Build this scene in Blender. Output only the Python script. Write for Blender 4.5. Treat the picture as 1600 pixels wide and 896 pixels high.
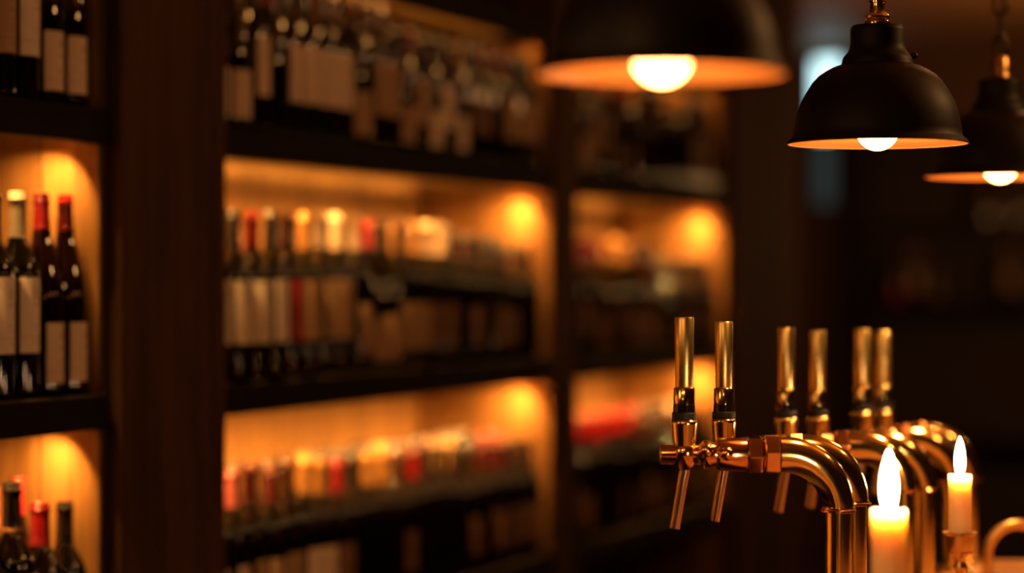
import bpy, math, random
from mathutils import Vector, Matrix
random.seed(7)
PI = math.pi
for o in list(bpy.data.objects): bpy.data.objects.remove(o)
SC = bpy.context.scene
COL = SC.collection

# ------------------------------------------------------------ camera
CAMZ = 1.53
FPX = 3778.0                      # 85 mm lens on a 36 mm sensor, 1600 px wide
cam_d = bpy.data.cameras.new('camera')
cam_d.lens = 85.0; cam_d.sensor_width = 36.0; cam_d.clip_end = 60
cam_d.dof.use_dof = True
cam_d.dof.focus_distance = 3.40
cam_d.dof.aperture_fstop = 85.0 / 66.0
cam = bpy.data.objects.new('camera', cam_d); COL.objects.link(cam)
cam.location = (0, 0, CAMZ); cam.rotation_euler = (PI / 2, 0, 0)
SC.camera = cam

# ------------------------------------------------------------ exposure, world, added fill lights
SC.view_settings.view_transform = 'Standard'
SC.view_settings.look = 'None'
SC.view_settings.gamma = 1.0
SC.view_settings.use_curve_mapping = False
SC.view_settings.exposure = 0.0
w = bpy.data.worlds.new('dim room'); SC.world = w; w.use_nodes = True
w.node_tree.nodes['Background'].inputs[0].default_value = (1.0, 0.42, 0.16, 1)
w.node_tree.nodes['Background'].inputs[1].default_value = 0.006

# frame of the shelf wall: s runs along its front, d runs into it
P0 = Vector((-0.80, 3.78)); TH = math.atan2(0.934, 0.358)
U = Vector((math.cos(TH), math.sin(TH))); N = Vector((-math.sin(TH), math.cos(TH)))
def W(s, d, z=0.0):
    p = P0 + U * s + N * d
    return Vector((p.x, p.y, z))
def s_of(px, d=0.0):
    k = (px - 800) / FPX
    q = P0 + N * d
    return (k * q.y - q.x) / (U.x - U.y * k)
def PX(px, py, Y):
    return Vector(((px - 800) * Y / FPX, Y, CAMZ + (448 - py) * Y / FPX))

WARM = (1.0, 0.47, 0.15)
def point(name, loc, power, color=WARM, r=0.05):
    l = bpy.data.lights.new(name, 'POINT'); l.energy = power; l.color = color; l.shadow_soft_size = r
    o = bpy.data.objects.new(name, l); COL.objects.link(o); o.location = loc
    return o
def area(name, loc, direction, sx, sy, power, color=WARM, spread=180, xaxis=None):
    l = bpy.data.lights.new(name, 'AREA'); l.shape = 'RECTANGLE'; l.size = sx; l.size_y = sy
    l.energy = power; l.color = color; l.spread = math.radians(spread)
    o = bpy.data.objects.new(name, l); COL.objects.link(o)
    z = -Vector(direction).normalized()
    x = Vector(xaxis) if xaxis is not None else z.orthogonal()
    x = (x - z * x.dot(z)).normalized(); y = z.cross(x)
    m = Matrix((x, y, z)).transposed().to_4x4(); m.translation = loc
    o.matrix_world = m
    return o
# added fill lights without visible sources, all out of frame
point('near_fill_light', (-0.55, 1.35, 2.25), 9.0, r=0.05)  # added point fill, gives the bottles small highlights
point('rear_fill_light', (-1.1, -0.6, 2.1), 9.0, r=0.09)  # unseen fill added behind the camera
area('handle_key_light', (-1.5, 2.0, 2.05), (0.85, 0.5, -0.28), 0.5, 0.5, 3.0, (1.0, 0.52, 0.2))  # soft key added to brighten the tap handles
point('counter_lamp_light', (1.72, 3.75, 2.42), 18.0, r=0.06)  # added to brighten the counter and the brass
point('label_fill_light', W(2.2, -1.5, 2.72), 6.0, (1.0, 0.48, 0.20), r=0.05)  # unseen overhead fill added for the bottle labels
point('ceiling_fill_light', W(7.5, -1.3, 1.9), 36.0, r=0.12)  # added to lift the ceiling at the far end
point('far_fill_light', W(7.2, 1.9, 1.9), 10.0, r=0.12)  # weaker fill added in the far part of the room

# ------------------------------------------------------------ materials
def nodes(name):
    m = bpy.data.materials.new(name); m.use_nodes = True
    nt = m.node_tree; b = nt.nodes['Principled BSDF']
    return m, nt, b
def link(nt, a, b): nt.links.new(a, b)
def mth(nt, op, a, b=None, c=None):
    n = nt.nodes.new('ShaderNodeMath'); n.operation = op
    for i, v in enumerate((a, b, c)):
        if v is None: continue
        if isinstance(v, (int, float)): n.inputs[i].default_value = v
        else: link(nt, v, n.inputs[i])
    return n.outputs[0]
def mixc(nt, fac, a, b):
    n = nt.nodes.new('ShaderNodeMix'); n.data_type = 'RGBA'
    if isinstance(fac, (int, float)): n.inputs[0].default_value = fac
    else: link(nt, fac, n.inputs[0])
    for i, v in ((6, a), (7, b)):
        if isinstance(v, tuple): n.inputs[i].default_value = (*v[:3], 1)
        else: link(nt, v, n.inputs[i])
    return n.outputs[2]
def noise(nt, scale, vec, detail=3.0, rough=0.55):
    n = nt.nodes.new('ShaderNodeTexNoise'); n.inputs['Scale'].default_value = scale
    n.inputs['Detail'].default_value = detail; n.inputs['Roughness'].default_value = rough
    link(nt, vec, n.inputs['Vector']); return n.outputs['Fac']
def mapping(nt, scale, src='Object'):
    t = nt.nodes.new('ShaderNodeTexCoord'); mp = nt.nodes.new('ShaderNodeMapping')
    mp.inputs['Scale'].default_value = scale
    link(nt, t.outputs[src], mp.inputs['Vector']); return mp.outputs[0], t
def wood(name, c1, c2, grain='z', plank=0.0, axis='X', rough=0.5, coat=0.0):
    m, nt, b = nodes(name)
    g = {'x': (0.6, 9, 9), 'y': (9, 0.6, 9), 'z': (9, 9, 0.6)}[grain]
    v, t = mapping(nt, g)
    n1 = noise(nt, 2.2, v, 5, 0.6); n2 = noise(nt, 14, v, 3, 0.6)
    f = mth(nt, 'ADD', mth(nt, 'MULTIPLY', n1, 0.7), mth(nt, 'MULTIPLY', n2, 0.3))
    r = nt.nodes.new('ShaderNodeValToRGB'); link(nt, f, r.inputs[0])
    r.color_ramp.elements[0].position = 0.36; r.color_ramp.elements[0].color = (*c2, 1)
    r.color_ramp.elements[1].position = 0.62; r.color_ramp.elements[1].color = (*c1, 1)
    col = r.outputs[0]; h = f
    if plank:
        sp = nt.nodes.new('ShaderNodeSeparateXYZ'); link(nt, t.outputs['Object'], sp.inputs[0])
        q = mth(nt, 'DIVIDE', sp.outputs[axis], plank)
        fr = mth(nt, 'FRACT', q)
        line = mth(nt, 'LESS_THAN', fr, 0.035)
        wn = nt.nodes.new('ShaderNodeTexWhiteNoise'); wn.noise_dimensions = '1D'
        link(nt, mth(nt, 'FLOOR', q), wn.inputs['W'])
        tone = mth(nt, 'MULTIPLY_ADD', wn.outputs['Value'], 0.45, 0.72)
        hs = nt.nodes.new('ShaderNodeHueSaturation'); link(nt, tone, hs.inputs['Value']); link(nt, col, hs.inputs['Color'])
        col = mixc(nt, line, hs.outputs[0], tuple(x * 0.25 for x in c2))
        h = mth(nt, 'SUBTRACT', f, mth(nt, 'MULTIPLY', line, 3.0))
    link(nt, col, b.inputs['Base Color'])
    bp = nt.nodes.new('ShaderNodeBump'); bp.inputs['Strength'].default_value = 0.25; bp.inputs['Distance'].default_value = 0.002
    link(nt, h, bp.inputs['Height']); link(nt, bp.outputs[0], b.inputs['Normal'])
    b.inputs['Roughness'].default_value = rough
    b.inputs['Coat Weight'].default_value = coat
    return m
def metal(name, col, rough, col2=None, brushed=False, met=1.0):
    m, nt, b = nodes(name)
    v, t = mapping(nt, (40, 40, 3) if brushed else (18, 18, 18))
    n = noise(nt, 3.0, v, 4)
    link(nt, mixc(nt, n, col, col2 or tuple(c * 0.72 for c in col)), b.inputs['Base Color'])
    b.inputs['Metallic'].default_value = met
    link(nt, mth(nt, 'MULTIPLY_ADD', n, rough * 0.8, rough * 0.6), b.inputs['Roughness'])
    return m
def plain(name, col, rough=0.5, var=0.25, scale=20, coat=0.0, spec=0.5):
    m, nt, b = nodes(name)
    v, t = mapping(nt, (1, 1, 1)); n = noise(nt, scale, v, 3)
    link(nt, mixc(nt, n, col, tuple(c * (1 - var) for c in col)), b.inputs['Base Color'])
    b.inputs['Roughness'].default_value = rough; b.inputs['Coat Weight'].default_value = coat
    b.inputs['Specular IOR Level'].default_value = spec
    return m
def emit(name, col, strength, base=(0.8, 0.8, 0.8)):
    m, nt, b = nodes(name)
    b.inputs['Base Color'].default_value = (*base, 1)
    b.inputs['Emission Color'].default_value = (*col, 1)
    b.inputs['Emission Strength'].default_value = strength
    return m
M = {}
M['shelf_wood'] = wood('honey stained boards', (0.22, 0.108, 0.030), (0.105, 0.046, 0.011), 'z', 0.115, 'X', 0.45)
M['side_wood'] = wood('honey stained side boards', (0.22, 0.108, 0.030), (0.105, 0.046, 0.011), 'z', 0.115, 'Y', 0.45)
M['board_wood'] = wood('honey stained shelf board', (0.28, 0.145, 0.042), (0.19, 0.088, 0.023), 'x', 0, 'X', 0.4)
M['fascia'] = wood('near black fascia', (0.010, 0.005, 0.0035), (0.006, 0.003, 0.002), 'x', 0, 'X', 0.8)
M['pillar'] = wood('dark walnut pillar', (0.085, 0.038, 0.014), (0.022, 0.010, 0.005), 'z', 0, 'X', 0.75)
M['pillar_red'] = wood('reddish walnut panel', (0.085, 0.020, 0.008), (0.055, 0.013, 0.006), 'z', 0.3, 'X', 0.8)
M['counter'] = wood('oiled oak counter', (0.72, 0.38, 0.16), (0.55, 0.26, 0.10), 'y', 0, 'X', 0.35, 0.3)
M['counter_body'] = wood('dark counter panelling', (0.05, 0.022, 0.010), (0.03, 0.012, 0.006), 'z', 0.12, 'X', 0.5)
M['ceiling'] = wood('stained ceiling boards', (0.62, 0.33, 0.13), (0.45, 0.22, 0.085), 'y', 0.16, 'X', 0.6)
M['floor'] = wood('dark floor boards', (0.10, 0.045, 0.02), (0.06, 0.028, 0.012), 'y', 0.14, 'X', 0.45)
M['wall_paint'] = plain('brown limewashed plaster', (0.20, 0.10, 0.04), 0.8, 0.35, 3)
M['wall_dark'] = plain('dark painted wall', (0.05, 0.03, 0.022), 0.8, 0.3, 4)
M['brass'] = metal('polished brass', (1.0, 0.76, 0.30), 0.11)
M['brass_tube'] = metal('lacquered brass tube', (1.0, 0.74, 0.28), 0.13)
M['copper'] = metal('warm copper fitting', (0.95, 0.52, 0.24), 0.15)
M['brushed'] = metal('brushed brass handle', (1.0, 0.76, 0.28), 0.30, brushed=True)
M['gold_cap'] = metal('aged brass', (0.78, 0.48, 0.17), 0.3)
M['steel'] = metal('warm steel spout', (0.80, 0.55, 0.38), 0.22, brushed=True)
M['black_gloss'] = plain('black glossy ring', (0.012, 0.008, 0.007), 0.12, 0.2, 30, 0.5)
M['black_rubber'] = plain('black rubber', (0.012, 0.010, 0.009), 0.6)
M['shade_out'] = plain('matt dark bronze enamel', (0.006, 0.0035, 0.0025), 0.5, 0.3, 14, 0, 0.25)
M['shade_in'] = plain('cream enamel lining', (0.72, 0.39, 0.15), 0.35, 0.08, 10)
M['iron'] = metal('dark iron chain', (0.10, 0.07, 0.05), 0.45)
M['glass_green'] = plain('dark green bottle glass', (0.0010, 0.0014, 0.0005), 0.02, 0.3, 12, 0.0, 0.8)
M['glass_black'] = plain('near black bottle glass', (0.0007, 0.0006, 0.0005), 0.02, 0.3, 12, 0.0, 0.8)
M['glass_red'] = plain('red wine filled glass', (0.005, 0.0006, 0.0005), 0.02, 0.3, 12, 0.0, 0.8)
M['glass_amber'] = plain('amber bottle glass', (0.022, 0.008, 0.002), 0.02, 0.3, 12, 0.0, 0.8)
M['glass_olive'] = plain('olive bottle glass', (0.004, 0.0038, 0.001), 0.02, 0.3, 12, 0.0, 0.8)
CAPS = {'red': (0.13, 0.003, 0.006), 'maroon': (0.05, 0.006, 0.008), 'black': (0.007, 0.006, 0.006), 'brown': (0.03, 0.012, 0.007),
        'cream': (0.36, 0.26, 0.17), 'gold': (0.40, 0.20, 0.06), 'silver': (0.42, 0.36, 0.28), 'pink': (0.24, 0.06, 0.06), 'blue': (0.03, 0.03, 0.06)}
for k, c in CAPS.items():
    if k in ('gold', 'silver'): M['cap_' + k] = metal(k + ' foil', c, 0.32, met=0.55)
    else: M['cap_' + k] = plain(k + ' capsule foil', c, 0.24, 0.12, 30, 0.5)
def label_mat(name, paper, ink, seed):
    m, nt, b = nodes(name)
    t = nt.nodes.new('ShaderNodeTexCoord'); sp = nt.nodes.new('ShaderNodeSeparateXYZ'); link(nt, t.outputs['UV'], sp.inputs[0])
    u, v = sp.outputs[0], sp.outputs[1]
    rnd = random.Random(seed)
    def band(x, a, c): return mth(nt, 'MULTIPLY', mth(nt, 'GREATER_THAN', x, a), mth(nt, 'LESS_THAN', x, c))
    cur = None
    def add(x):
        nonlocal cur
        cur = x if cur is None else mth(nt, 'MAXIMUM', cur, x)
    mp = nt.nodes.new('ShaderNodeMapping'); mp.inputs['Scale'].default_value = (60, 30, 1); link(nt, t.outputs['UV'], mp.inputs[0])
    nz = mth(nt, 'GREATER_THAN', noise(nt, 1.0, mp.outputs[0], 2), 0.47)
    for v0, hh, u0, u1 in ((0.56 + rnd.random() * 0.06, 0.035, 0.40, 0.66), (0.36, 0.016, 0.36, 0.62), (0.30, 0.014, 0.40, 0.60), (0.13, 0.014, 0.38, 0.64)):
        add(mth(nt, 'MULTIPLY', mth(nt, 'MULTIPLY', band(v, v0, v0 + hh), band(u, u0, u1)), nz))
    add(mth(nt, 'MULTIPLY', band(v, 0.20, 0.207), band(u, 0.05, 0.95)))
    du = mth(nt, 'MULTIPLY', mth(nt, 'SUBTRACT', u, 0.5), 1.5); dv = mth(nt, 'SUBTRACT', v, 0.78)
    rr = mth(nt, 'SQRT', mth(nt, 'ADD', mth(nt, 'MULTIPLY', du, du), mth(nt, 'MULTIPLY', dv, dv)))
    add(mth(nt, 'MULTIPLY', band(rr, 0.02, 0.09), mth(nt, 'GREATER_THAN', noise(nt, 1.6, mp.outputs[0], 2), 0.45)))
    pap = mixc(nt, noise(nt, 5, t.outputs['UV'], 3), paper, tuple(c * 0.85 for c in paper))
    link(nt, mixc(nt, mth(nt, 'MULTIPLY', cur, 0.75), pap, ink), b.inputs['Base Color'])
    b.inputs['Roughness'].default_value = 0.6
    return m
M['lab_cream'] = label_mat('cream paper label', (0.78, 0.62, 0.46), (0.12, 0.07, 0.05), 1)
M['lab_white'] = label_mat('white paper label', (0.85, 0.74, 0.62), (0.20, 0.13, 0.08), 2)
M['lab_tan'] = label_mat('tan paper label', (0.42, 0.26, 0.13), (0.10, 0.05, 0.03), 3)
M['lab_red'] = label_mat('deep red paper label', (0.35, 0.02, 0.02), (0.7, 0.5, 0.2), 4)
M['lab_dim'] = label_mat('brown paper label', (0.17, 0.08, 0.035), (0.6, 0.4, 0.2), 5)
for k in ('fascia', 'pillar', 'pillar_red', 'counter_body'):
    M[k].node_tree.nodes['Principled BSDF'].inputs['Specular IOR Level'].default_value = 0.12
# candle wax
m, nt, b = nodes('ivory candle wax')
b.inputs['Base Color'].default_value = (0.96, 0.66, 0.40, 1); b.inputs['Roughness'].default_value = 0.45
b.inputs['Subsurface Weight'].default_value = 1.0; b.inputs['Subsurface Radius'].default_value = (1.0, 0.50, 0.30)
b.inputs['Subsurface Scale'].default_value = 0.075
M['wax'] = m
M['wick'] = plain('charred wick', (0.02, 0.012, 0.01), 0.8)
M['flame'] = emit('candle flame', (1.0, 0.58, 0.30), 150.0, (0, 0, 0))
M['bulb'] = emit('glowing frosted bulb', (1.0, 0.40, 0.11), 28.0)
M['led'] = emit('led diffuser', (1.0, 0.5, 0.16), 3.0)
M['pane'] = emit('dusk daylight window pane', (0.52, 0.80, 0.84), 3.0, (0.1, 0.12, 0.12))
M['pane_dim'] = emit('dim bluish lower pane', (0.30, 0.50, 0.52), 0.06, (0.08, 0.1, 0.1))  # faint even blue emission in the lower part of the window
M['win_frame'] = plain('dark window frame', (0.03, 0.02, 0.015), 0.5)

# ------------------------------------------------------------ mesh helpers
class MB:
    def __init__(s): s.v = []; s.f = []; s.uv = None
    def box(s, a, b):
        x0, y0, z0 = a; x1, y1, z1 = b; n = len(s.v)
        s.v += [(x0, y0, z0), (x1, y0, z0), (x1, y1, z0), (x0, y1, z0), (x0, y0, z1), (x1, y0, z1), (x1, y1, z1), (x0, y1, z1)]
        s.f += [tuple(n + i for i in q) for q in ((0, 3, 2, 1), (4, 5, 6, 7), (0, 1, 5, 4), (1, 2, 6, 5), (2, 3, 7, 6), (3, 0, 4, 7))]
        return s
    def prism(s, pts, z0, z1):
        n = len(s.v); k = len(pts)
        s.v += [(x, y, z0) for x, y in pts] + [(x, y, z1) for x, y in pts]
        s.f += [tuple(n + i for i in reversed(range(k))), tuple(n + k + i for i in range(k))]
        for i in range(k): j = (i + 1) % k; s.f.append((n + i, n + j, n + k + j, n + k + i))
        return s
    def lathe(s, prof, seg=32, mat=None, closed=False):
        """prof of (r, z); mat maps local to place"""
        n = len(s.v); m = mat or Matrix.Identity(4); rows = []
        for r, z in prof:
            if r < 1e-6: rows.append([len(s.v)]); s.v.append(tuple(m @ Vector((0, 0, z))))
            else:
                rows.append(list(range(len(s.v), len(s.v) + seg)))
                for i in range(seg):
                    a = 2 * PI * i / seg; s.v.append(tuple(m @ Vector((r * math.cos(a), r * math.sin(a), z))))
        pairs = list(zip(rows, rows[1:]))
        if closed: pairs.append((rows[-1], rows[0]))
        for a, b in pairs:
            for i in range(seg):
                j = (i + 1) % seg
                if len(a) == 1 and len(b) == 1: continue
                if len(a) == 1: s.f.append((a[0], b[j], b[i]))
                elif len(b) == 1: s.f.append((a[i], a[j], b[0]))
                else: s.f.append((a[i], a[j], b[j], b[i]))
        return s
    def tube(s, pts, rad, seg=20, cap=True, closed=False):
        pts = [Vector(p) for p in pts]; k = len(pts)
        rad = rad if isinstance(rad, (list, tuple)) else [rad] * k
        rows = []; up = None
        for i, p in enumerate(pts):
            if closed: t = pts[(i + 1) % k] - pts[i - 1]
            else: t = pts[min(i + 1, k - 1)] - pts[max(i - 1, 0)]
            t.normalize()
            if up is None:
                up = t.orthogonal().normalized()
            up = (up - t * up.dot(t)).normalized(); sd = t.cross(up)
            rows.append(list(range(len(s.v), len(s.v) + seg)))
            for j in range(seg):
                a = 2 * PI * j / seg
                s.v.append(tuple(p + up * rad[i] * math.cos(a) + sd * rad[i] * math.sin(a)))
        pairs = list(zip(rows, rows[1:]))
        if closed: pairs.append((rows[-1], rows[0]))
        for a, b in pairs:
            for j in range(seg): q = (j + 1) % seg; s.f.append((a[j], a[q], b[q], b[j]))
        if cap and not closed: s.f += [tuple(reversed(rows[0])), tuple(rows[-1])]
        return s
    def mesh(s, name, smooth=True, mats=()):
        me = bpy.data.meshes.new(name); me.from_pydata(s.v, [], s.f); me.update()
        for m in mats: me.materials.append(m)
        if smooth:
            me.polygons.foreach_set('use_smooth', [True] * len(me.polygons))
            try: me.set_sharp_from_angle(angle=math.radians(38))
            except Exception: pass
        return me
    def build(s, name, mat, parent=None, smooth=True, bevel=0.0, loc=None, rotz=0.0):
        o = bpy.data.objects.new(name, s.mesh(name, smooth, (mat,)))
        COL.objects.link(o)
        if parent is not None: o.parent = parent
        if loc is not None: o.location = loc
        o.rotation_euler.z = rotz
        if bevel:
            bv = o.modifiers.new('bevel', 'BEVEL'); bv.width = bevel; bv.segments = 2; bv.limit_method = 'ANGLE'
        return o
def tag(o, label=None, cat=None, group=None, kind=None):
    if label: o['label'] = label
    if cat: o['category'] = cat
    if group: o['group'] = group
    if kind: o['kind'] = kind
    return o
def empty(name, loc, label, cat, rotz=0.0, group=None):
    o = bpy.data.objects.new(name, None); COL.objects.link(o); o.location = loc; o.rotation_euler.z = rotz
    o.empty_display_size = 0.05
    return tag(o, label, cat, group)
def rotY(a): return Matrix.Rotation(a, 4, 'Y')
def T(x, y, z): return Matrix.Translation((x, y, z))

# ------------------------------------------------------------ room shell (in the frame of the shelf wall)
DEP = 0.38
S_END = s_of(1250, -0.02); FAR = 10.2; CEIL = 2.88
def struct(name, mb, mat, label=None):
    o = mb.build(name, mat, None, smooth=False, loc=(P0.x, P0.y, 0), rotz=TH)
    return tag(o, kind='structure', label=label)
struct('floor', MB().box((-6, -5, -0.1), (FAR + .2, 4, 0)), M['floor'])
struct('ceiling', MB().box((-6, -5, CEIL), (FAR + .2, 4, CEIL + 0.1)), M['ceiling'])
struct('wall_left', MB().box((-6, DEP + 0.03, 0), (S_END - 0.02, DEP + 0.15, CEIL)), M['wall_paint'])
struct('wall_side', MB().box((S_END - 0.02, 3.9, 0), (FAR, 4, CEIL)), M['wall_dark'])
struct('wall_right', MB().box((-6, -5, 0), (FAR, -4.9, CEIL)), M['wall_dark'])
struct('wall_back', MB().box((-6, -4.9, 0), (-5.9, DEP + .03, CEIL)), M['wall_dark'])

# far wall with its window opening
def far_y(px):   # local d on the far wall for an image column
    k = (px - 800) / FPX
    # P0 + U*FAR + N*d, with X = k*Y
    q = P0 + U * FAR
    return (k * q.y - q.x) / (N.x - N.y * k)
def far_z(py, px):
    q = P0 + U * FAR + N * far_y(px)
    return CAMZ + (448 - py) * q.y / FPX
wy0, wy1 = far_y(1322), far_y(1262); wz0, wz1 = far_z(330, 1290), far_z(84, 1290)
fw = MB()
fw.box((FAR, -5, 0), (FAR + .12, wy0, CEIL)).box((FAR, wy1, 0), (FAR + .12, 4, CEIL))
fw.box((FAR, wy0, 0), (FAR + .12, wy1, wz0)).box((FAR, wy0, wz1), (FAR + .12, wy1, CEIL))
struct('wall_far', fw, M['wall_paint'])
win = empty('window_1', W(FAR, 0, 0), None, None, TH)
del win; o = bpy.data.objects['window_1']; bpy.data.objects.remove(o)
fr = MB(); t = 0.035
zm = far_z(215, 1290)
fr.box((FAR + .02, wy0, wz0), (FAR + .08, wy0 + t, wz1)).box((FAR + .02, wy1 - t, wz0), (FAR + .08, wy1, wz1))
fr.box((FAR + .02, wy0 + t, wz0), (FAR + .08, wy1 - t, wz0 + t)).box((FAR + .02, wy0 + t, wz1 - t), (FAR + .08, wy1 - t, wz1))
fr.box((FAR + .02, wy0 + t, zm - t / 2), (FAR + .08, wy1 - t, zm + t / 2))
wf = struct('window_1', fr, M['win_frame'])
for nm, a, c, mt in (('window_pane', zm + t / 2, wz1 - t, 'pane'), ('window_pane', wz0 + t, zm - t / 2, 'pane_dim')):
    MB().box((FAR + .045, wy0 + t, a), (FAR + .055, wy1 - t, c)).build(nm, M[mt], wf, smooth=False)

# ------------------------------------------------------------ wine cabinets
Z_BASE = CAMZ - 0.670 - 0.058
SHELF_TOP = [CAMZ - 0.670, CAMZ - 0.181, CAMZ + 0.298]      # top faces of the three boards in view
FASC = 0.058; CROWN0 = CAMZ + 0.612; CROWN1 = CAMZ + 0.672
def cabinet(s0, s1, label, name_lights, strength, uplight=1.9):
    c = empty('wine_cabinet', W(s0, 0, 0), label, 'cabinet', TH, 'lit wooden wine cabinets along the wall')
    L = s1 - s0; tk = 0.022
    MB().box((0, DEP - 0.015, 0.0), (L, DEP + 0.005, CROWN0)).build('back_panel', M['shelf_wood'], c, False)
    MB().box((-tk, 0.0, 0.0), (0, DEP + .005, CROWN0)).build('side_panel', M['side_wood'], c, False)
    MB().box((L, 0.0, 0.0), (L + tk, DEP + .005, CROWN0)).build('side_panel', M['side_wood'], c, False)
    for i, zt in enumerate([0.37] + SHELF_TOP + [CROWN1]):
        crown = i == 4
        zb = zt - 0.032
        bo = MB().box((0.0005, 0.0, zb), (L - 0.0005, DEP - 0.0155, zt)).build('crown_board' if crown else 'shelf', M['board_wood'], c, False)
        MB().box((-tk if crown else 0.0005, -0.014, zt - FASC), (L + tk if crown else L - 0.0005, 0.022, zt - 0.0)).build('fascia', M['fascia'], bo, False, 0.002)
        if not crown: MB().box((0.001, 0.0225, zt + 0.0003), (L - 0.001, DEP - 0.016, zt + 0.0033)).build('unlit_top_sheet', M['fascia'], bo, False)  # near-black sheet added so the board top does not look lit
        if i == 0: continue
        zs = zb - 0.004
        MB().box((0.004, 0.024, zs - 0.010), (L - 0.004, 0.038, zs + 0.004)).build('led_strip', M['gold_cap'], bo, False)
        k = strength[i - 1]
        dn = Vector((0, 0, -1)) * math.sin(math.radians(62)) + Vector((N.x, N.y, 0)) * math.cos(math.radians(62))
        if k <= 0: continue
        dn = Vector((0, 0, -1)) * math.sin(math.radians(62)) + Vector((N.x, N.y, 0)) * math.cos(math.radians(62))
        C1 = (1, 0.47, 0.11)
        up = Vector((0, 0, 1)) * math.sin(math.radians(40)) + Vector((N.x, N.y, 0)) * math.cos(math.radians(40))
        if crown:
            area(name_lights + '_light', W(s0 + L / 2, 0.042, zs - 0.014), dn, L - 0.02, 0.008, k * L, C1, 112, (U.x, U.y, 0))
        else:
            n = max(2, round(L / 0.165))           # small led pucks set along the strip
            for q in range(n):
                ss = L - 0.050 - q * (L - 0.10) / (n - 1)
                area(name_lights + '_puck_light', W(s0 + ss, 0.042, zs - 0.014), dn, 0.016, 0.012, k * L / n, C1, 112, (U.x, U.y, 0))
        area(name_lights + '_uplight', W(s0 + L / 2, 0.046, zs - 0.012), up, L - 0.02, 0.008, k * L * uplight, (1, 0.50, 0.12), 90, (U.x, U.y, 0))
    return c
sL1 = s_of(168); sM0 = s_of(350, -0.025) + 0.005; sM1 = s_of(865); sR0 = s_of(897); sR1 = s_of(1135)
cabinet(-1.10, sL1 - 0.023, 'honey wood wine cabinet at the left edge, left of the wide dark pillar', 'cabinet_left_led', (0, 15.0, 15.0, 1.0), 0.25)
cabinet(sM0 + 0.023, sM1 - 0.023, 'wide lit wine cabinet between the dark pillar and the narrow post', 'cabinet_middle_led', (0, 19.0, 19.0, 1.7))
cabinet(sR0 + 0.023, sR1 - 0.023, 'lit wine cabinet farthest back, right of the narrow dark post', 'cabinet_right_led', (0, 19.0, 19.0, 1.7))
def pillar(name, s0, s1, d0, d1, ztop, mat, label):
    return tag(MB().box((0, 0, 0), (s1 - s0, d1 - d0, ztop)).build(name, mat, None, False, 0.003, W(s0, d0, 0), TH), label, 'pillar')
pillar('wooden_pillar', sL1, sM0, -0.027, DEP, CEIL, M['pillar'], 'wide dark walnut pillar between the left and middle wine cabinets')
pillar('wooden_post', sM1, sR0, -0.010, DEP, CEIL - 0.0, M['pillar'], 'narrow dark post between the middle and the farthest wine cabinet')
pillar('wooden_pillar', sR1, S_END, -0.02, DEP, CEIL, M['pillar_red'], 'reddish brown panelled pillar closing the cabinet row at its far end')

# ------------------------------------------------------------ bottles
PROF = {
 'bordeaux': [(0, .003), (.024, .002), (.034, 0), (.0372, .004), (.0375, .01), (.0375, .190), (.0365, .202), (.0325, .214), (.026, .225), (.0195, .235), (.0155, .246), (.0142, .262), (.0138, .300), (.0138, .316), (0, .316)],
 'burgundy': [(0, .003), (.026, .002), (.037, 0), (.0408, .005), (.041, .012), (.041, .140), (.0400, .158), (.0365, .180), (.0305, .203), (.0240, .225), (.0185, .246), (.0152, .268), (.0140, .290), (.0138, .311), (0, .311)],
 'flute': [(0, .003), (.022, .002), (.032, 0), (.0362, .005), (.0365, .012), (.0365, .150), (.0350, .175), (.0310, .205), (.0250, .240), (.0190, .275), (.0150, .305), (.0138, .325), (.0136, .341), (0, .341)],
}
CAPZ = {'bordeaux': (.248, .320), 'burgundy': (.258, .315), 'flute': (.285, .345)}
LABZ = {'bordeaux': (.068, .186), 'burgundy': (.018, .112), 'flute': (.045, .130)}
PROF['claret'] = PROF['bordeaux']; CAPZ['claret'] = CAPZ['bordeaux']; LABZ['claret'] = (.040, .138)
_cache = {}
def lerp_r(prof, z):
    for (r0, z0), (r1, z1) in zip(prof[3:], prof[4:]):
        if z0 <= z <= z1 and z1 > z0: return r0 + (r1 - r0) * (z - z0) / (z1 - z0)
    return prof[-2][0]
def body_mesh(kind, mat):
    k = ('b', kind, mat)
    if k not in _cache: _cache[k] = MB().lathe(PROF[kind], 28).mesh('glass_body', True, (M[mat],))
    return _cache[k]
def cap_mesh(kind, col):
    k = ('c', kind, col)
    if k not in _cache:
        a, b = CAPZ[kind]; p = PROF[kind]; pr = []
        for i in range(6):
            z = a + (b - .02 - a) * i / 5; pr.append((lerp_r(p, z) + .0009, z))
        rn = .0148
        pr += [(rn, b - .019), (.0160, b - .0175), (.0162, b - .012), (rn + .0002, b - .0105), (rn, b - .002), (rn - .0012, b), (0, b)]
        _cache[k] = MB().lathe(pr, 24).mesh('capsule', True, (M['cap_' + col],))
    return _cache[k]
def lab_mesh(kind, mat):
    k = ('l', kind, mat)
    if k not in _cache:
        z0, z1 = LABZ[kind]; r = PROF[kind][5][0] + .0005; seg = 24; v = []; f = []; half = math.radians(51)
        for i in range(seg + 1):
            a = -PI / 2 - half + 2 * half * i / seg
            for z in (z0, z1): v.append((r * math.cos(a), r * math.sin(a), z))
        for i in range(seg): f.append((2 * i, 2 * i + 2, 2 * i + 3, 2 * i + 1))
        me = bpy.data.meshes.new('label'); me.from_pydata(v, [], f); me.update(); me.materials.append(M[mat])
        uv = me.uv_layers.new(name='uv')
        for lp in me.loops:
            vi = lp.vertex_index; uv.data[lp.index].uv = ((vi // 2) / seg, vi % 2)
        me.polygons.foreach_set('use_smooth', [True] * len(me.polygons))
        _cache[k] = me
    return _cache[k]
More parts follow.
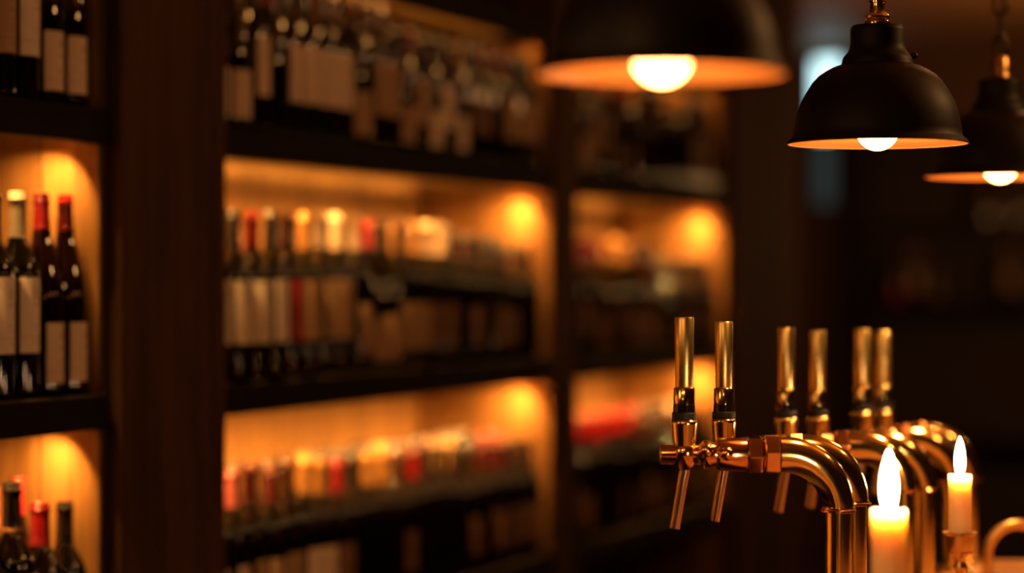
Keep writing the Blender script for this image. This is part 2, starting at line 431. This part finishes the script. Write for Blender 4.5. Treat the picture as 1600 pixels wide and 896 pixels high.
GN = {'glass_green': 'dark green', 'glass_black': 'near black', 'glass_red': 'dark red', 'glass_amber': 'amber', 'glass_olive': 'olive green'}
LN = {'lab_cream': 'cream label', 'lab_white': 'white label', 'lab_tan': 'tan label', 'lab_red': 'red label', 'lab_dim': 'brown label', None: 'no label'}
def bottle(s, d, z, kind, glass, cap, lab, label, group, scale=1.0, rot=0.0, wide=1.0):
    r = empty('wine_bottle', W(s, d, z + 0.0038), label, 'bottle', TH + rot, group)
    r.scale = (wide, wide, scale)
    for nm, me in (('glass_body', body_mesh(kind, glass)), ('capsule', cap_mesh(kind, cap))) + ((('paper_label', lab_mesh(kind, lab)),) if lab else ()):
        o = bpy.data.objects.new(nm, me); COL.objects.link(o); o.parent = r
    return r
def bottle_px(px, d, *a, **k): return bottle(s_of(px, d), d, *a, **k)
Z0, Z1, Z2 = SHELF_TOP
gl = 'bottles in the left cabinet'
# left cabinet, middle board
for px, d, kind, g, c, lb, txt, sc, rt in (
  (-51, .045, 'bordeaux', 'glass_black', 'black', 'lab_white', 'dark wine bottle outside the left photo edge, left cabinet middle shelf', 1.02, 0),
  (-12, .045, 'bordeaux', 'glass_black', 'black', 'lab_white', 'black capped bottle cut by the left photo edge, beside the silver capped one', 1.03, 0),
  (27, .045, 'bordeaux', 'glass_green', 'silver', 'lab_white', 'wine bottle with silver capsule and tall white label, left cabinet middle shelf', 1.035, 0),
  (65, .045, 'burgundy', 'glass_red', 'red', 'lab_cream', 'red capped sloping bottle beside the silver capped bottle, left cabinet middle shelf', 1.05, 0.1),
  (102, .045, 'burgundy', 'glass_red', 'red', 'lab_cream', 'red capped sloping bottle nearest the pillar, left cabinet middle shelf', 1.05, 0.1)):
    bottle_px(px, d, Z1, kind, g, c, lb, txt, gl, scale=sc, rot=rt, wide=0.87 if kind == 'burgundy' else 0.93)
# left cabinet, upper board
for px, d, kind, g, c, lb, txt, sc, rt in (
  (-50, .045, 'bordeaux', 'glass_black', 'black', 'lab_cream', 'dark wine bottle outside the left photo edge, top left shelf', 1.0, 0),
  (-10, .045, 'bordeaux', 'glass_black', 'black', 'lab_tan', 'dark bottle with speckled tan label at the photo\'s top left corner', 1.0, 0),
  (27.5, .045, 'bordeaux', 'glass_green', 'black', 'lab_white', 'bottle with tall white label, second from left on top left shelf', 1.02, 0),
  (65, .045, 'burgundy', 'glass_black', 'black', 'lab_cream', 'bottle with low cream label, third from left on top left shelf', 1.04, 0),
  (101.5, .045, 'burgundy', 'glass_red', 'maroon', 'lab_cream', 'bottle with low cream label nearest the pillar on top left shelf', 1.02, 0)):
    bottle_px(px, d, Z2, kind, g, c, lb, txt, gl, scale=sc, rot=rt, wide=0.87 if kind == 'burgundy' else 0.93)
# left cabinet, lower board
for px, d, kind, g, c, lb, txt, sc, wd in (
  (-25, .045, 'bordeaux', 'glass_black', 'maroon', 'lab_cream', 'dark bottle at the bottom left corner beside the tall black capped one', 1.0, 1.0),
  (18, .045, 'bordeaux', 'glass_black', 'black', 'lab_cream', 'tall bottle with black capsule and gold band, bottom left shelf', 1.10, 1.02),
  (62, .045, 'bordeaux', 'glass_black', 'red', 'lab_cream', 'thick necked red capped bottle in front, bottom left shelf', 0.975, 1.10),
  (26, .140, 'burgundy', 'glass_black', 'red', 'lab_tan', 'slimmer red capped bottle behind the thick necked one, bottom left shelf', 1.09, 0.90),
  (101, .046, 'bordeaux', 'glass_green', 'black', 'lab_cream', 'black capped bottle in front nearest the pillar, bottom left shelf', 0.96, 0.96),
  (-16, .140, 'bordeaux', 'glass_black', 'pink', 'lab_tan', 'pink capped bottle behind the tall black capped one, bottom left shelf', 1.05, 1.0)):
    b_ = bottle_px(px, d, Z0, kind, g, c, lb, txt, gl, scale=sc, wide=wd)
    if 'gold band' in txt: MB().lathe([(.0160, .247), (.0166, .2475), (.0166, .2525), (.0160, .253)], 24).build('gold_band', M['cap_gold'], b_)

ORD = ['first', 'second', 'third', 'fourth', 'fifth', 'sixth', 'seventh', 'eighth', 'ninth', 'tenth', 'eleventh', 'twelfth', 'thirteenth', 'fourteenth',
       'fifteenth', 'sixteenth', 'seventeenth', 'eighteenth', 'nineteenth', 'twentieth', 'twenty-first', 'twenty-second', 'twenty-third', 'twenty-fourth', 'twenty-fifth']
def pick(table, px):
    for lim, val in table:
        if px < lim: return val
    return table[-1][1]
def row(s0, s1, d, z, caps, labs, place, group, hs, kinds=('bordeaux',), glasses=('glass_black', 'glass_green'), rowname='front', step=0.0795, skip=0.0, jit=0.004):
    n = int((s1 - s0 - 0.012) / step); a = s0 + 0.047 + (s1 - s0 - 0.094 - (n - 1) * step) / 2 if n * step < s1 - s0 else s0 + .045
    for i in range(n):
        s = a + i * step + random.uniform(-jit, jit) * 0.3
        dd = d + random.uniform(-jit, jit)
        p = W(s, dd); px = 800 + FPX * p.x / p.y
        if random.random() < skip: continue
        cap = pick(caps, px); lab = pick(labs, px); kd = random.choice(kinds); kd = random.choice(('claret', 'claret', 'burgundy')) if kd == 'bordeaux' and 'centre' in place and px > 535 else kd; g = random.choice(glasses)
        if isinstance(cap, (list, tuple)): cap = random.choice(cap)
        if isinstance(lab, (list, tuple)): lab = random.choice(lab)
        h = pick(hs, px) * random.uniform(0.985, 1.015)
        txt = '%s bottle, %s cap, %s, %s in %s row, %s' % (GN[g], cap, LN[lab], ORD[i], rowname, place)
        bottle(s, dd, z, kd, g, cap, lab, txt, group, scale=h * (0.93 if kd == 'flute' else 1.0), rot=random.uniform(-.25, .25), wide=0.98 if kd != 'burgundy' else 0.93)
a0, a1 = sM0 + 0.022, sM1 - 0.022
dimcap = ('black', 'brown', 'maroon', 'gold', 'black')
# middle cabinet: middle board
row(a0, a1, .046, Z1, [(372, 'black'), (408, 'red'), (440, 'black'), (462, 'brown'), (476, 'gold'), (508, 'silver'), (540, 'cream'), (568, 'cream'), (584, 'red'), (640, 'brown'), (664, 'gold'), (702, 'cream'), (2000, ('brown', 'black', 'gold'))],
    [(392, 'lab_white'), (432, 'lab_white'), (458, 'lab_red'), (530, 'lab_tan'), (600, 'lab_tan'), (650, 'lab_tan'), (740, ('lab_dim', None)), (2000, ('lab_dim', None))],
    'middle cabinet centre shelf', 'bottles on the middle cabinet\'s centre shelf', [(690, 1.02), (780, .95), (2000, .88)], ('bordeaux',), ('glass_black', 'glass_green', 'glass_green', 'glass_olive'))
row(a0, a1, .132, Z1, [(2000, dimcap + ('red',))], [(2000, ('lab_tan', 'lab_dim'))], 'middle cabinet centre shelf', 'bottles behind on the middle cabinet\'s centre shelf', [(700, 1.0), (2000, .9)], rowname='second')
# middle cabinet: lower board
lowcaps = [(368, 'pink'), (395, 'maroon'), (425, 'maroon'), (452, 'brown'), (470, 'blue'), (500, 'gold'), (528, 'red'), (552, 'gold'), (572, 'black'), (604, 'gold'), (626, 'brown'), (662, 'red'), (735, 'black'), (800, 'maroon'), (2000, 'black')]
row(a0, a1, .046, Z0, lowcaps, [(385, 'lab_cream'), (470, 'lab_tan'), (520, 'lab_cream'), (2000, ('lab_dim', 'lab_dim', None))], 'middle cabinet lower shelf', 'bottles on the middle cabinet\'s lower shelf', [(500, .985), (700, .95), (2000, .90)], ('claret',))
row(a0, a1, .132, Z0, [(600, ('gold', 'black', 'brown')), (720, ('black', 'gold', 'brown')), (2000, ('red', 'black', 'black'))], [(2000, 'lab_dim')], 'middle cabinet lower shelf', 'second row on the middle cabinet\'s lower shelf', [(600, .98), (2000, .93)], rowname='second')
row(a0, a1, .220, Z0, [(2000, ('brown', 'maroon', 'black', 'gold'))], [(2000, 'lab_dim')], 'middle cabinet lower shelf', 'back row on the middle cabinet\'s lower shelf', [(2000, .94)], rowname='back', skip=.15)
# middle cabinet: upper board
row(a0, a1, .048, Z2, [(2000, ('black', 'brown', 'maroon', 'black'))], [(405, 'lab_cream'), (428, None), (545, 'lab_cream'), (580, 'lab_tan'), (620, ('lab_tan', None)), (660, 'lab_tan'), (722, 'lab_cream'), (752, 'lab_dim'), (785, None), (2000, 'lab_tan')],
    'middle cabinet upper shelf', 'bottles on the middle cabinet\'s upper shelf', [(600, .97), (2000, .86)], ('burgundy', 'bordeaux'))
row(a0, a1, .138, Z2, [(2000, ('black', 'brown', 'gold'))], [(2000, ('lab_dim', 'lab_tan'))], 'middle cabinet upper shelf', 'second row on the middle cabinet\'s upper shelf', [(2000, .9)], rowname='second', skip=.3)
# right cabinet
b0, b1 = sR0 + 0.022, sR1 - 0.022
row(b0, b1, .046, Z1, [(935, 'maroon'), (985, 'gold'), (1010, 'brown'), (2000, ('black', 'brown'))], [(2000, ('lab_dim', 'lab_dim', None))], 'far cabinet centre shelf', 'bottles on the far cabinet\'s centre shelf', [(1020, .97), (2000, .82)], ('claret', 'burgundy'), ('glass_black', 'glass_olive', 'glass_amber'))
row(b0, b1, .046, Z0, [(985, 'red'), (2000, ('black', 'brown', 'maroon'))], [(2000, ('lab_dim', 'lab_dim', None))], 'far cabinet lower shelf', 'bottles on the far cabinet\'s lower shelf', [(990, 1.0), (2000, .92)], ('claret', 'burgundy'))
row(b0, b1, .132, Z0, [(1000, 'red'), (2000, ('black', 'cream', 'brown'))], [(2000, 'lab_dim')], 'far cabinet lower shelf', 'second row on the far cabinet\'s lower shelf', [(2000, .97)], rowname='second')
row(b0, b1, .048, Z2, [(2000, ('gold', 'black', 'brown', 'red'))], [(2000, ('lab_tan', 'lab_dim', None))], 'far cabinet upper shelf', 'bottles on the far cabinet\'s upper shelf', [(2000, .88)], ('burgundy', 'bordeaux'), ('glass_amber', 'glass_black', 'glass_black'))

# ------------------------------------------------------------ pendant lamps
def pendant(px, py, Y, hang, label, rot=0.0, beam=5.0):
    S = 1 / 1128.0
    base = PX(px, py, Y)
    r = empty('pendant_lamp', base, label, 'lamp', rot)
    H = lambda y: (225.7 - y) * S
    out = [(141, 225.7), (141.5, 224), (139.5, 221), (134, 216.5), (131, 212), (130.2, 203), (125.5, 178.6), (119.5, 160), (112, 146.4), (101, 129), (91, 118.5), (79, 110.7), (68, 105), (60, 102.5), (56, 101), (54.5, 96), (53.6, 91), (50, 86), (46, 82), (43.5, 76), (42, 69), (42, 48), (41, 43.5), (38, 40), (12, 39.5)]
    th = 2.2
    inn = [(max(a - th, 9), b + (0.0 if i < 2 else 1.2)) for i, (a, b) in enumerate(out)]
    inn = [(a, b) for a, b in inn if b > 84]
    MB().lathe([(a * S, H(b)) for a, b in out], 96).build('lamp_shade', M['shade_out'], r)
    lin = [(a * S, H(b)) for a, b in reversed(inn)]
    lin = [(0, lin[0][1])] + lin + [(141 * S, H(225.7))]
    MB().lathe(lin, 96).build('shade_lining', M['shade_in'], r)
    # bulb hanging slightly below the rim
    bm = []; R = 0.0300; zc = -0.0095 + R + 0.0
    for i in range(15):
        a = -PI / 2 + PI * 0.80 * i / 14
        bm.append((max(R * math.cos(a), 0), zc + R * math.sin(a)))
    bm += [(0.0135, zc + R + .012), (0.013, zc + R + .020), (0, zc + R + .020)]
    bm[0] = (0, bm[0][1])
    MB().lathe(bm, 40).build('bulb', M['bulb'], r)
    MB().lathe([(0, zc + R + .0205), (.017, zc + R + .0205), (.018, zc + R + .04), (.018, 0.130), (0, 0.130)], 24).build('lamp_socket', M['gold_cap'], r)
    sl = bpy.data.lights.new('pendant_beam', 'SPOT'); sl.energy = beam; sl.color = (1.0, 0.50, 0.18); sl.spot_size = math.radians(140); sl.spot_blend = 0.6; sl.shadow_soft_size = 0.028
    so = bpy.data.objects.new('pendant_beam', sl); COL.objects.link(so); so.location = base + Vector((0, 0, -0.042))
    mbk = MB().lathe([(0, -.003), (.0045, -.003), (.0048, 0), (.0048, .006), (.003, .008), (0, .008)], 16, T(0.0475 * 1, 0, H(87.5)) @ rotY(PI / 2))
    mbk.build('screw', M['iron'], r)
    zt = H(40)
    top = CEIL - base.z
    if hang == 'stem':
        MB().lathe([(0, zt), (.0172, zt), (.0180, zt + .003), (.0172, zt + .006), (.0140, zt + .008), (.0168, zt + .010), (.0172, zt + .0125), (.0150, zt + .0155), (.0112, zt + .018), (.0104, zt + .022),
                    (.0104, zt + .030), (.0122, zt + .0315), (.0122, zt + .034), (.0100, zt + .036), (.0096, zt + .09), (.0118, zt + .092), (.0118, zt + .097), (.0085, zt + .10), (.0085, zt + .13), (0, zt + .13)], 32).build('stem_fitting', M['brass'], r)
        MB().tube([(0, 0, zt + .125), (0, 0, top - .03)], .006, 16).build('stem', M['brass'], r)
    else:
        MB().lathe([(0, zt), (.015, zt), (.0165, zt + .004), (.0150, zt + .008), (.0145, zt + .010), (.0150, zt + .034), (.0125, zt + .038), (.006, zt + .040), (0, zt + .040)], 28).build('stem_fitting', M['gold_cap'], r)
        z = zt + .034; k = 0
        while z < top - .05:
            pts = []
            for i in range(20):
                a = 2 * PI * i / 20; x = .0115 * math.cos(a); zz = .0215 * math.sin(a)
                if abs(math.sin(a)) < .0: pass
                pts.append((x, 0, z + .0215 + zz) if k % 2 == 0 else (x * .35, x * .94, z + .0215 + zz))
            MB().tube(pts, .0030, 8, closed=True).build('chain_link', M['iron'], r)
            z += .0365; k += 1
        MB().tube([(0, 0, zt + .03), (.004, .002, zt + .2), (-.003, .003, zt + .5), (0, 0, top - .03)], .0028, 8).build('power_cord', M['black_rubber'], r)
    MB().lathe([(0, top), (.05, top), (.05, top - .008), (.04, top - .03), (.012, top - .036), (0, top - .036)], 32).build('ceiling_rose', M['gold_cap'], r)
    return r
pendant(1034, 118, 2.43, 'stem', 'nearest and largest looking dark dome pendant lamp at the top centre')
pendant(1371, 225.5, 3.35, 'stem', 'sharply focused dark dome pendant lamp on a brass stem above the taps', 0.0)
pendant(1563, 277, 4.07, 'chain', 'dark dome pendant lamp hanging on a chain at the right edge', 0.0, 20.0)

# ------------------------------------------------------------ bar counter
CT = CAMZ - 0.49
def edge(Y): return 0.4045 + 0.374 * (Y - 3.3)
bc = empty('bar_counter', (edge(3.2), 3.2, 0), 'orange lit oak bar counter carrying the brass taps and candles', 'counter')
def rel(x, y): return (x - edge(3.2), y - 3.2)
P = [rel(edge(2.2), 2.2), rel(edge(2.2) + 1.1, 2.2), rel(edge(4.34) + 1.1, 4.34), rel(edge(4.34), 4.34)]
MB().prism(P, CT - 0.045, CT).build('counter_top', M['counter'], bc, False, 0.004)
P2 = [rel(edge(2.25) + .06, 2.25), rel(edge(2.25) + 1.0, 2.25), rel(edge(4.27) + 1.0, 4.27), rel(edge(4.27) + .06, 4.27)]
MB().prism(P2, 0, CT - 0.0455).build('counter_body', M['counter_body'], bc, False)

# ------------------------------------------------------------ beer taps
def nut(x0, x1, r, mat, parent, zc, rx=0.5):
    m = Matrix.Rotation(PI / 2, 4, 'Y'); 
    mb = MB(); k = 6
    prof = [(r * .86, 0), (r, .0022), (r, x1 - x0 - .0022), (r * .86, x1 - x0)]
    mb.lathe(prof, 6, T(x0, 0, zc) @ rotY(PI / 2) @ Matrix.Rotation(math.radians(rx), 4, 'Z'))
    return mb.build('coupling_nut', mat, parent, False, 0.0012)
def beer_tap(colpx, tappx, py, Y, label, collar_drop=0.075, off=0.131):
    """stands on the counter; its arm reaches along local -x to the tap"""
    c = PX(colpx, py, Y); xt = (tappx - colpx) * Y / FPX          # local x of the tap, negative
    zc = c.z - CT; R = collar_drop
    r = empty('beer_tap', (c.x, c.y, CT + 0.0003), label, 'beer tap', 0, 'brass beer taps standing along the bar')
    # column, collar, elbow
    MB().lathe([(0, 0), (.036, 0), (.036, .006), (.030, .010), (.024, .014), (0, .014)], 40).build('base_flange', M['brass'], r)
    MB().lathe([(.0180, .012), (.0180, zc - R - .001), (0, zc - R - .001)], 48).build('column', M['brass_tube'], r)
    z = zc - R
    MB().lathe([(0, z - .004), (.0215, z - .004), (.0243, z - .003), (.0243, z - .0005), (.0222, z + .001), (.0222, z + .003), (0, z + .003)], 48).build('collar', M['copper'], r)
    pts = []; 
    x_end = -R
    for i in range(21):
        a = (PI / 2) * i / 20
        pts.append((-R + R * math.cos(a), 0, zc - R + R * math.sin(a)))
    x_nut = xt + off; wn = min(.0225, (off - .052) / 2)
    pts[0] = (0, 0, zc - R + .001)
    pts.append((min(-R - .002, x_nut), 0, zc))
    rad = [.0208 + .0038 * min(1, i / 12) for i in range(21)] + [.0246]
    MB().tube(pts, rad, 48).build('elbow', M['brass_tube'], r)
    nut(x_nut - wn - .0005, x_nut, .0290, M['copper'], r, zc, 22)
    nut(x_nut - 2 * wn - .001, x_nut - wn - .0010, .0272, M['copper'], r, zc, 35); se = off - 2 * wn - .0012
    H = lambda prof, nm, mt, x=0.0: MB().lathe(prof, 40, T(xt, 0, zc) @ rotY(PI / 2)).build(nm, M[mt], r)
    # shank barrel, joints and horizontal faucet body (axis runs along +x from the tap)
    H([(0, .046), (.0215, .046), (.0228, .0475), (.0228, se - .0012), (.0222, se), (0, se)], 'shank', 'copper')
    H([(0, .0435), (.017, .0435), (.0195, .0445), (.0205, .0460), (.0195, .0475), (0, .0475)], 'joint_ring', 'copper')
    H([(0, -.0330), (.0118, -.0330), (.0132, -.0318), (.0134, -.0300), (.0134, .0050), (.0136, .0150), (.0142, .0200), (.0175, .0240), (.0195, .0260), (.0200, .0290), (.0196, .0340), (.0175, .0370), (.0165, .0435), (0, .0435)], 'faucet_body', 'copper')
    MB().lathe([(0, -.0215), (.0075, -.0210), (.0105, -.018), (.0150, -.0120), (.0178, -.002), (.0178, .004), (.0165, .0105), (.0145, .013), (0, .013)], 36, T(xt, 0, zc)).build('valve_body', M['copper'], r)
    # round knuckles of the joint
    kn = []
    for i in range(13):
        a = -PI / 2 + PI * i / 12; kn.append((max(.0105 * math.cos(a), 0), .0105 * math.sin(a)))
    kn[0] = (0, -.0105); kn[-1] = (0, .0105)
    MB().lathe(kn, 24, T(xt + .029, -.0135, zc + .006)).build('joint_knuckle', M['copper'], r)
    MB().lathe(kn, 24, T(xt + .056, -.0165, zc + .002)).build('joint_knuckle', M['copper'], r)
    # handle stack on the valve body
    zh = zc + .012
    MB().lathe([(0, 0), (.0150, 0), (.0155, .003), (.0180, .029), (.0184, .031), (.0180, .0335), (.0165, .0350), (0, .0350)], 40, T(xt, 0, zh)).build('handle_socket', M['brass'], r)
    MB().lathe([(0, .0353), (.0164, .0353), (.0168, .0365), (.0168, .0445), (.0160, .0455), (0, .0455)], 36, T(xt, 0, zh)).build('rubber_ring', M['black_rubber'], r)
    MB().lathe([(0, .0456), (.0152, .0456), (.0148, .0560), (0, .0560)], 36, T(xt, 0, zh)).build('black_sleeve', M['black_gloss'], r)
    MB().lathe([(0, .0562), (.0146, .0562), (.0146, .0780), (.0136, .0795), (0, .0795)], 36, T(xt, 0, zh)).build('handle_ferrule', M['brass'], r)
    MB().lathe([(0, .0796), (.0118, .0796), (.0124, .0815), (.0129, .130), (.0130, .1735), (.0122, .1755), (0, .1755)], 36, T(xt, 0, zh)).build('tap_handle', M['brushed'], r)
    # slanted spout
    a = Vector((xt + .001, 0, zc - .019)); e = Vector((xt - .0130, 0, zc - .1010))
    d = (e - a).normalized()
    q = MB().tube([a, a + (e - a) * .5, e], [.0073, .0070, .0068], 24, cap=False)
    q.tube([e, a + (e - a) * .8], [.0052, .0052], 24, cap=True)
    q.build('spout', M['steel'], r)
    return r
# column x, tap x, arm y, distance
TAPS = [(1310, 1069, 711, 3.30, 'nearest and sharpest brass beer tap, first from the left'),
        (1335, 1131, 706, 3.49, 'brass beer tap close behind the nearest one, second from the left'),
        (1409, 1229, 700, 3.78, 'slightly blurred brass beer tap, third from the left'),
        (1443, 1278, 697, 3.95, 'blurred brass beer tap behind the near candle, fourth from the left'),
        (1488, 1348, 687, 4.125, 'blurred brass beer tap, fifth from the left, behind the two candles'),
        (1513, 1380, 683, 4.29, 'farthest and rightmost brass beer tap, curving behind the far candle')]
for t_ in TAPS:
    dy = {3.30: .075, 3.49: .074, 3.78: .067, 3.95: .070, 4.125: .074, 4.29: .076}[t_[3]]
    beer_tap(t_[0], t_[1], t_[2], t_[3], t_[4], dy, {3.30: .131, 3.49: .115, 3.78: .096, 3.95: .088, 4.125: .078, 4.29: .074}[t_[3]])

# ------------------------------------------------------------ candles
def flame_mesh(h, w):
    pr = [(0, -.004)]
    for i in range(1, 22):
        t = i / 22
        pr.append((w * (math.sin(PI * t ** .80) ** .80), -.004 + (h + .004) * t))
    pr.append((0, h)); return pr
def candle(px, ptop, Y, rad, bottom, fh, fw, label, power):
    t = PX(px, ptop, Y); h = t.z - bottom
    r = empty('candle', (t.x, t.y, bottom + .0003), label, 'candle')
    MB().lathe([(0, 0), (rad * .97, 0), (rad, .002), (rad, h - .004), (rad * .98, h - .0008), (rad * .93, h), (rad * .86, h - .0012), (rad * .76, h - .006), (rad * .60, h - .0105), (rad * .3, h - .012), (0, h - .0122)], 48).build('wax', M['wax'], r)
    MB().tube([(0, 0, h - .013), (.0004, 0, h - .004), (.0012, 0, h + .004)], .0011, 8).build('wick', M['wick'], r)
    f = MB().lathe(flame_mesh(fh, fw), 28); 
    o = f.build('flame', M['flame'], r, loc=(0, 0, h - .003))
    return r
def holder(x, y, z0, zcup, rad, label):
    r = empty('candle_holder', (x, y, z0 + .0003), label, 'candle holder')
    h = zcup - z0
    MB().lathe([(0, 0), (.045, 0), (.046, .004), (.040, .008), (.018, .012), (.009, .018), (.0065, .030), (.0065, h - .062), (.0085, h - .058), (.0115, h - .052), (.0085, h - .046), (.0085, h - .040), (.013, h - .034), (.019, h - .026), (.0215, h - .014), (.0225, h - .004), (.0260, h - .001), (.0260, h + .001), (.0215, h + .001), (rad + .0008, h - .001), (rad + .0008, h - .0298), (0, h - .030)], 40).build('stick', M['gold_cap'], r)
    return r
c1 = PX(1389, 797, 2.90)
candle(1389, 797, 2.90, .0212, CT + .012, .074, .0098, 'thick ivory candle burning in the foreground, in front of the tap columns', 1)
ho = empty('candle_dish', (c1.x, c1.y, CT + .0003), 'low brass dish under the thick foreground candle', 'candle holder')
MB().lathe([(0, 0), (.05, 0), (.056, .004), (.06, .016), (.058, .016), (.053, .007), (.030, .0058), (.0225, .0118), (0, .0118)], 40).build('dish', M['gold_cap'], ho)
c2 = PX(1500, 742, 3.62)
candle(1500, 742, 3.62, .0172, CAMZ - .398, .060, .0080, 'slim ivory candle burning on a brass candlestick at the right', 1)
holder(c2.x, c2.y, CT, CAMZ - .369, .0172, 'brass candlestick under the slim right candle')

# ------------------------------------------------------------ curved brass spout at the right edge
g = PX(1590, 866, 4.10)
gs = empty('rinse_spout', (g.x, g.y, CT), 'small arched brass spout on the counter at the bottom right corner', 'spout')
zc = g.z - CT; pts = [(-.050, 0, .004)]
for i in range(25):
    a = PI - PI * i / 24; pts.append((.050 * math.cos(a), 0, zc + .050 * math.sin(a)))
pts.append((.050, 0, zc - .008))
MB().tube(pts, .0085, 20).build('arched_pipe', M['gold_cap'], gs)
MB().lathe([(0, .0003), (.017, .0003), (.017, .004), (.012, .006), (0, .006)], 28, T(-.05, 0, 0)).build('base_ring', M['gold_cap'], gs)

# ------------------------------------------------------------ dark shelf against the far wall
fy0, fy1 = far_y(1690), far_y(1330)
bs = empty('wall_shelf_unit', W(FAR - .34, (fy0 + fy1) / 2, 0), 'dark shelving against the far wall seen dimly at the right', 'shelf', TH)
hw = (fy1 - fy0) / 2
zt = far_z(205, 1500) - 0.0
MB().box((.31, -hw, 0), (.33, hw, zt)).build('back_panel', M['wall_dark'], bs, False)
for sgn in (-1, 1): MB().box((0, sgn * hw - .02, 0), (.31, sgn * hw + .02, zt)).build('side_panel', M['counter_body'], bs, False)
lv = [far_z(y, 1500) for y in (870, 680, 474, 352)] + [zt]
for z in lv: MB().box((0, -hw + .0205, z - .03), (.3095, hw - .0205, z)).build('shelf', M['counter_body'], bs, False)
for px, z, kd, g_, cp, lb, lab in ((1403, lv[2], 'burgundy', 'glass_red', 'red', 'lab_red', 'dim bottle with red label on the far shelf, leftmost'),
                        (1431, lv[2], 'bordeaux', 'glass_black', 'pink', 'lab_tan', 'dim bottle with tan label on the far shelf, between two others'),
                        (1463, lv[2], 'burgundy', 'glass_amber', 'brown', 'lab_dim', 'dim amber bottle with brown label, third on the far shelf'),
                        (1577, lv[2], 'bordeaux', 'glass_amber', 'gold', 'lab_tan', 'dim amber bottle near the photo edge on the far shelf'),
                        (1545, lv[3], 'bordeaux', 'glass_amber', 'brown', 'lab_dim', 'dim amber bottle on the far shelf\'s upper board, left one'),
                        (1588, lv[3], 'bordeaux', 'glass_amber', 'gold', 'lab_dim', 'dim amber bottle on the far shelf\'s upper board, right one')):
    k = (px - 800) / FPX; q = P0 + U * (FAR - .27); dd = (k * q.y - q.x) / (N.x - N.y * k)
    bottle(FAR - .27, dd, z, kd, g_, cp, lb, lab, 'bottles on the dark far shelf', rot=-PI / 2 + .2)
